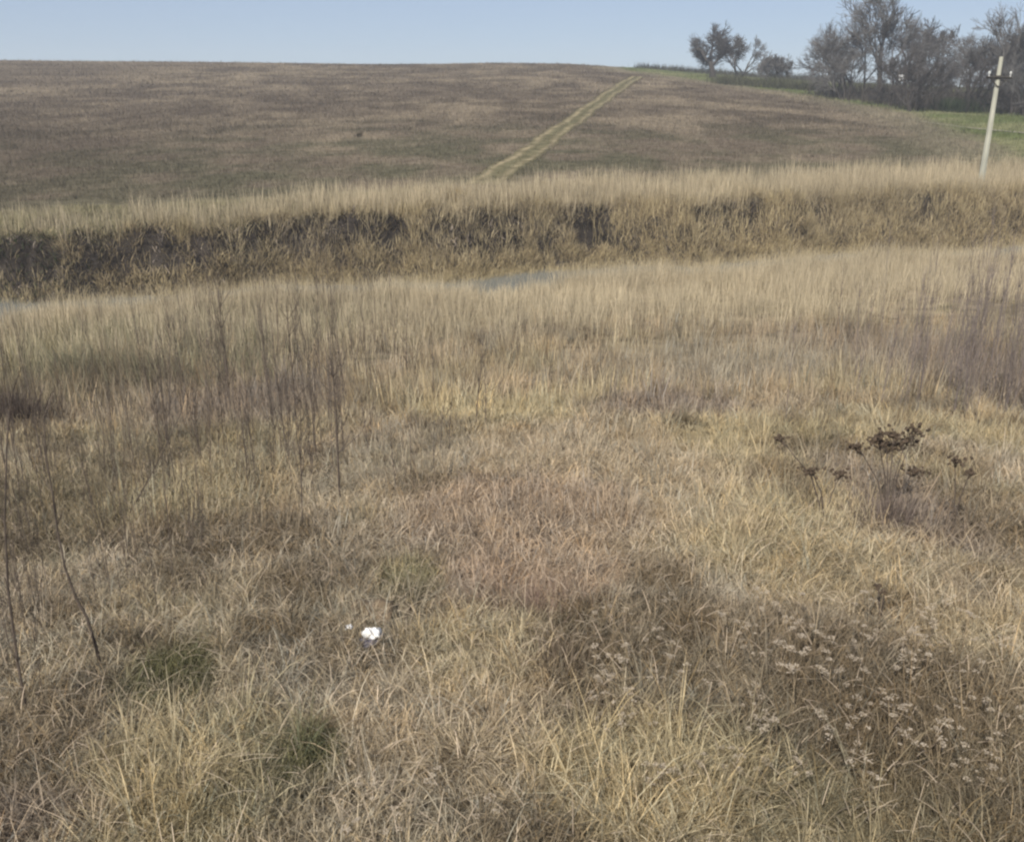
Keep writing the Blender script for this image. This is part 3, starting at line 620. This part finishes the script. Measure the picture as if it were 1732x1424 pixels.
for i in range(121):
    if i < 95: u, v = rnd.uniform(1000, 1745), rnd.uniform(960, 1290)
    elif i < 115: u, v = rnd.uniform(1100, 1700), rnd.uniform(1010, 1120)
    else: u, v = rnd.uniform(420, 1000), rnd.uniform(1280, 1400)
    x, y, z = ground_at(u, v + 90); p = ump[i % 7]; o = p if i < 7 else copy_tree(p)
    o.location = (x, y, z); o.rotation_euler = (rnd.uniform(-.15, .15), rnd.uniform(-.15, .15), rnd.uniform(0, 6.28)); s_ = rnd.uniform(.36, .62); o.scale = (s_ * rnd.uniform(.8, 1.2), s_, s_ * .85)
    if i < 115: tag(o, "dried pale-headed umbel plant among the brown weeds at lower right", "dried plant", "dried umbel plants at lower right")
    else: tag(o, "dried pale-headed umbel plant scattered along the bottom edge near the centre", "dried plant", "dried umbel plants along the bottom")

# ------------------------------------------------------------------ countable tussocks and weeds
def tussock(u, v, rad, H, n, cols, label, name="grass_tussock", cat="grass tussock", lean=.5, curve=(.3, 1.6), W=.006, seed=1):
    x0, y0, z0 = ground_at(u, v); r2 = np.random.default_rng(seed + int(u)); a = r2.uniform(0, 6.28, n); r = rad * np.minimum(np.abs(r2.normal(0, .55, n)), 1.3)
    x = np.cos(a) * r; y = np.sin(a) * r; z = height(x0 + x, y0 + y) - z0 - .02
    H = H * (1 - .45 * np.minimum(r / rad, 1)) * (.55 + .8 * vnoise(x * 9, y * 9, 1, 7)); col = lerp(np.array(cols[0]), np.array(cols[1]), r2.random(n)[:, None]) * r2.lognormal(0, .28, n)[:, None]
    if y0 < 9: H = H * .72
    Vv, Tt, Cc = blades(np.stack([x, y, z], -1), H * r2.uniform(.45, 1.15, n), W, a + r2.normal(0, .5, n), lean * r / rad * r2.random(n) * 1.6, r2.uniform(*curve, n), col, 4, r2)
    o = mesh_obj(name, Vv, Tt, M_blade, Cc); o.location = (x0, y0, z0); return tag(o, label, cat)
tussock(290, 1185, .30, .26, 350, ((.20, .175, .11), (.42, .36, .255)), "dark green weed clump at lower left")
tussock(525, 1345, .18, .26, 300, ((.16, .145, .09), (.38, .325, .23)), "darkest green clump near the bottom edge left of centre")
tussock(690, 1010, .27, .30, 900, ((.19, .165, .10), (.31, .265, .18)), "olive-brown tussock just above and right of the white bag")
tussock(1100, 1350, .48, .34, 700, ((.42, .34, .21), (.60, .50, .33)), "tall pale straw tussock at the bottom right of centre", lean=.35, curve=(.1, .7))
tussock(330, 1370, .5, .26, 700, ((.34, .285, .16), (.50, .42, .26)), "yellow straw tussock in the lower left corner area", lean=.3, curve=(.1, .6))
tussock(1250, 905, .8, .36, 900, ((.44, .355, .22), (.60, .49, .33)), "pale yellow grass stand left of the seed-headed weeds", lean=.3, curve=(.1, .6), W=.008)
tussock(790, 1290, .45, .42, 900, ((.40, .32, .20), (.56, .46, .32)), "sprawling pale tussock of drooping blades below the bag", lean=1.0, curve=(.8, 2.6))
tussock(950, 1130, .36, .40, 600, ((.18, .14, .10), (.34, .27, .195)), "dark brown twiggy weed clump at the centre right of the bag", lean=.3, curve=(0, .5), W=.004)
tussock(905, 1030, .65, .28, 1000, ((.37, .265, .21), (.46, .35, .27)), "reddish twiggy weed patch above the dark central clump", lean=.4, curve=(0, .8), W=.004)
tussock(1500, 890, .5, .55, 700, ((.17, .135, .11), (.28, .225, .19)), "purple-brown weed clump around the tallest dark weed", lean=.3, curve=(0, .6), W=.006)
tussock(125, 640, 1.5, .8, 1500, ((.19, .18, .11), (.31, .28, .19)), "grey-green bush in the tall grass at the left", "low_bush", "bush", .5, (0, .8), .014)
tussock(30, 720, .9, .8, 900, ((.08, .06, .05), (.15, .12, .1)), "dark brown scrubby bush at the left edge", "low_bush", "bush", .5, (0, .8), .01)
tussock(607, 232, .3, .55, 120, ((.09, .075, .05), (.14, .115, .08)), "small dark bush alone on the hill field", "low_bush", "bush", .4, (0, .6), .06)
tussock(775, 350, .6, 1.1, 350, ((.28, .21, .10), (.36, .28, .15)), "brownish reed clump taller than its neighbours on the far bank", "reed_clump", "reed clump", .25, (0, .4), .025)

# ------------------------------------------------------------------ litter
def crumple(name, px, size, label, seed, mat, lift=.0, flat=.55):
    x0, y0, z0 = ground_at(*px); rr_ = np.random.default_rng(seed); n = 22; m = 14; V = []
    for j in range(m + 1):
        for i in range(n):
            q = 2 * np.pi * i / n; ph = np.pi * j / m
            d = np.array((math.sin(ph) * math.cos(q), math.sin(ph) * math.sin(q), math.cos(ph)))
            k = 1 + .28 * math.sin(3.1 * q + 2 * ph + seed) * math.sin(ph) + .2 * math.sin(7 * q - 4 * ph) * math.sin(ph) + .13 * rr_.normal() * math.sin(ph)
            V.append((d[0] * size[0] * k, d[1] * size[1] * k, d[2] * size[2] * k * (1 + .4 * math.sin(2 * q + 1))))
    Fq = [(j * n + i, (j + 1) * n + i, (j + 1) * n + (i + 1) % n, j * n + (i + 1) % n) for j in range(m) for i in range(n)]
    o = mesh_obj(name, V, Fq, mat); o.location = (x0, y0, z0 + lift); return o
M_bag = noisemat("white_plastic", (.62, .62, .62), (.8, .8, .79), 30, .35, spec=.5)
M_dark = noisemat("bag_shadow_grey", (.07, .065, .08), (.13, .12, .14), 20, .4)  # dark colour stands in for shade beneath the bag
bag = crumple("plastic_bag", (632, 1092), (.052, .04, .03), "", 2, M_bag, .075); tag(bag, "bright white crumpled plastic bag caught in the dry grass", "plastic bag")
cr2 = crumple("paper_scrap", (591, 1080), (.018, .016, .013), "", 5, M_bag, .06); tag(cr2, "tiny pale scrap left of the white bag", "litter scrap")
dk = crumple("bag_shadow_piece", (624, 1099), (.05, .04, .022), "", 9, M_dark, .035); tag(dk, "dark blue-grey crumpled piece standing in for the shadow under the white bag", "shadow piece")  # dark crumpled piece added under the bag as its shadow
# squashed cardboard lying behind the bag
x0, y0, z0 = ground_at(628, 1050); V = []; 
for j in range(6):
    for i in range(9):
        V.append(((i / 8 - .5) * .26, (j / 5 - .5) * .2, .012 * math.sin(i * 1.7 + j) + .05 * (j / 5)))
Fq = [(j * 9 + i, j * 9 + i + 1, (j + 1) * 9 + i + 1, (j + 1) * 9 + i) for j in range(5) for i in range(8)]
M_card = noisemat("weathered_cardboard", (.12, .09, .055), (.19, .14, .09), 12, .95)
cb = mesh_obj("cardboard_sheet", V, Fq, M_card); cb.location = (x0, y0, z0 + .03)
mod = cb.modifiers.new("thickness", 'SOLIDIFY'); mod.thickness = .006
tag(cb, "flattened weathered brown cardboard lying just behind the white bag", "cardboard")

# ------------------------------------------------------------------ thin spring haze
V, Fq = bx((0, 240, 10), (330, 262, 16)); hm = bpy.data.materials.new("haze"); hm.use_nodes = True; hn = hm.node_tree; hn.nodes.clear()
ho = hn.nodes.new("ShaderNodeOutputMaterial"); hv = hn.nodes.new("ShaderNodeVolumePrincipled"); hv.inputs["Density"].default_value = .0008; hv.inputs["Color"].default_value = (.86, .92, 1, 1); hv.inputs["Anisotropy"].default_value = 0
hn.links.new(hv.outputs[0], ho.inputs["Volume"]); hz = mesh_obj("haze", V, Fq, hm); tag(hz, "thin pale air over the field", "haze", kind="stuff")
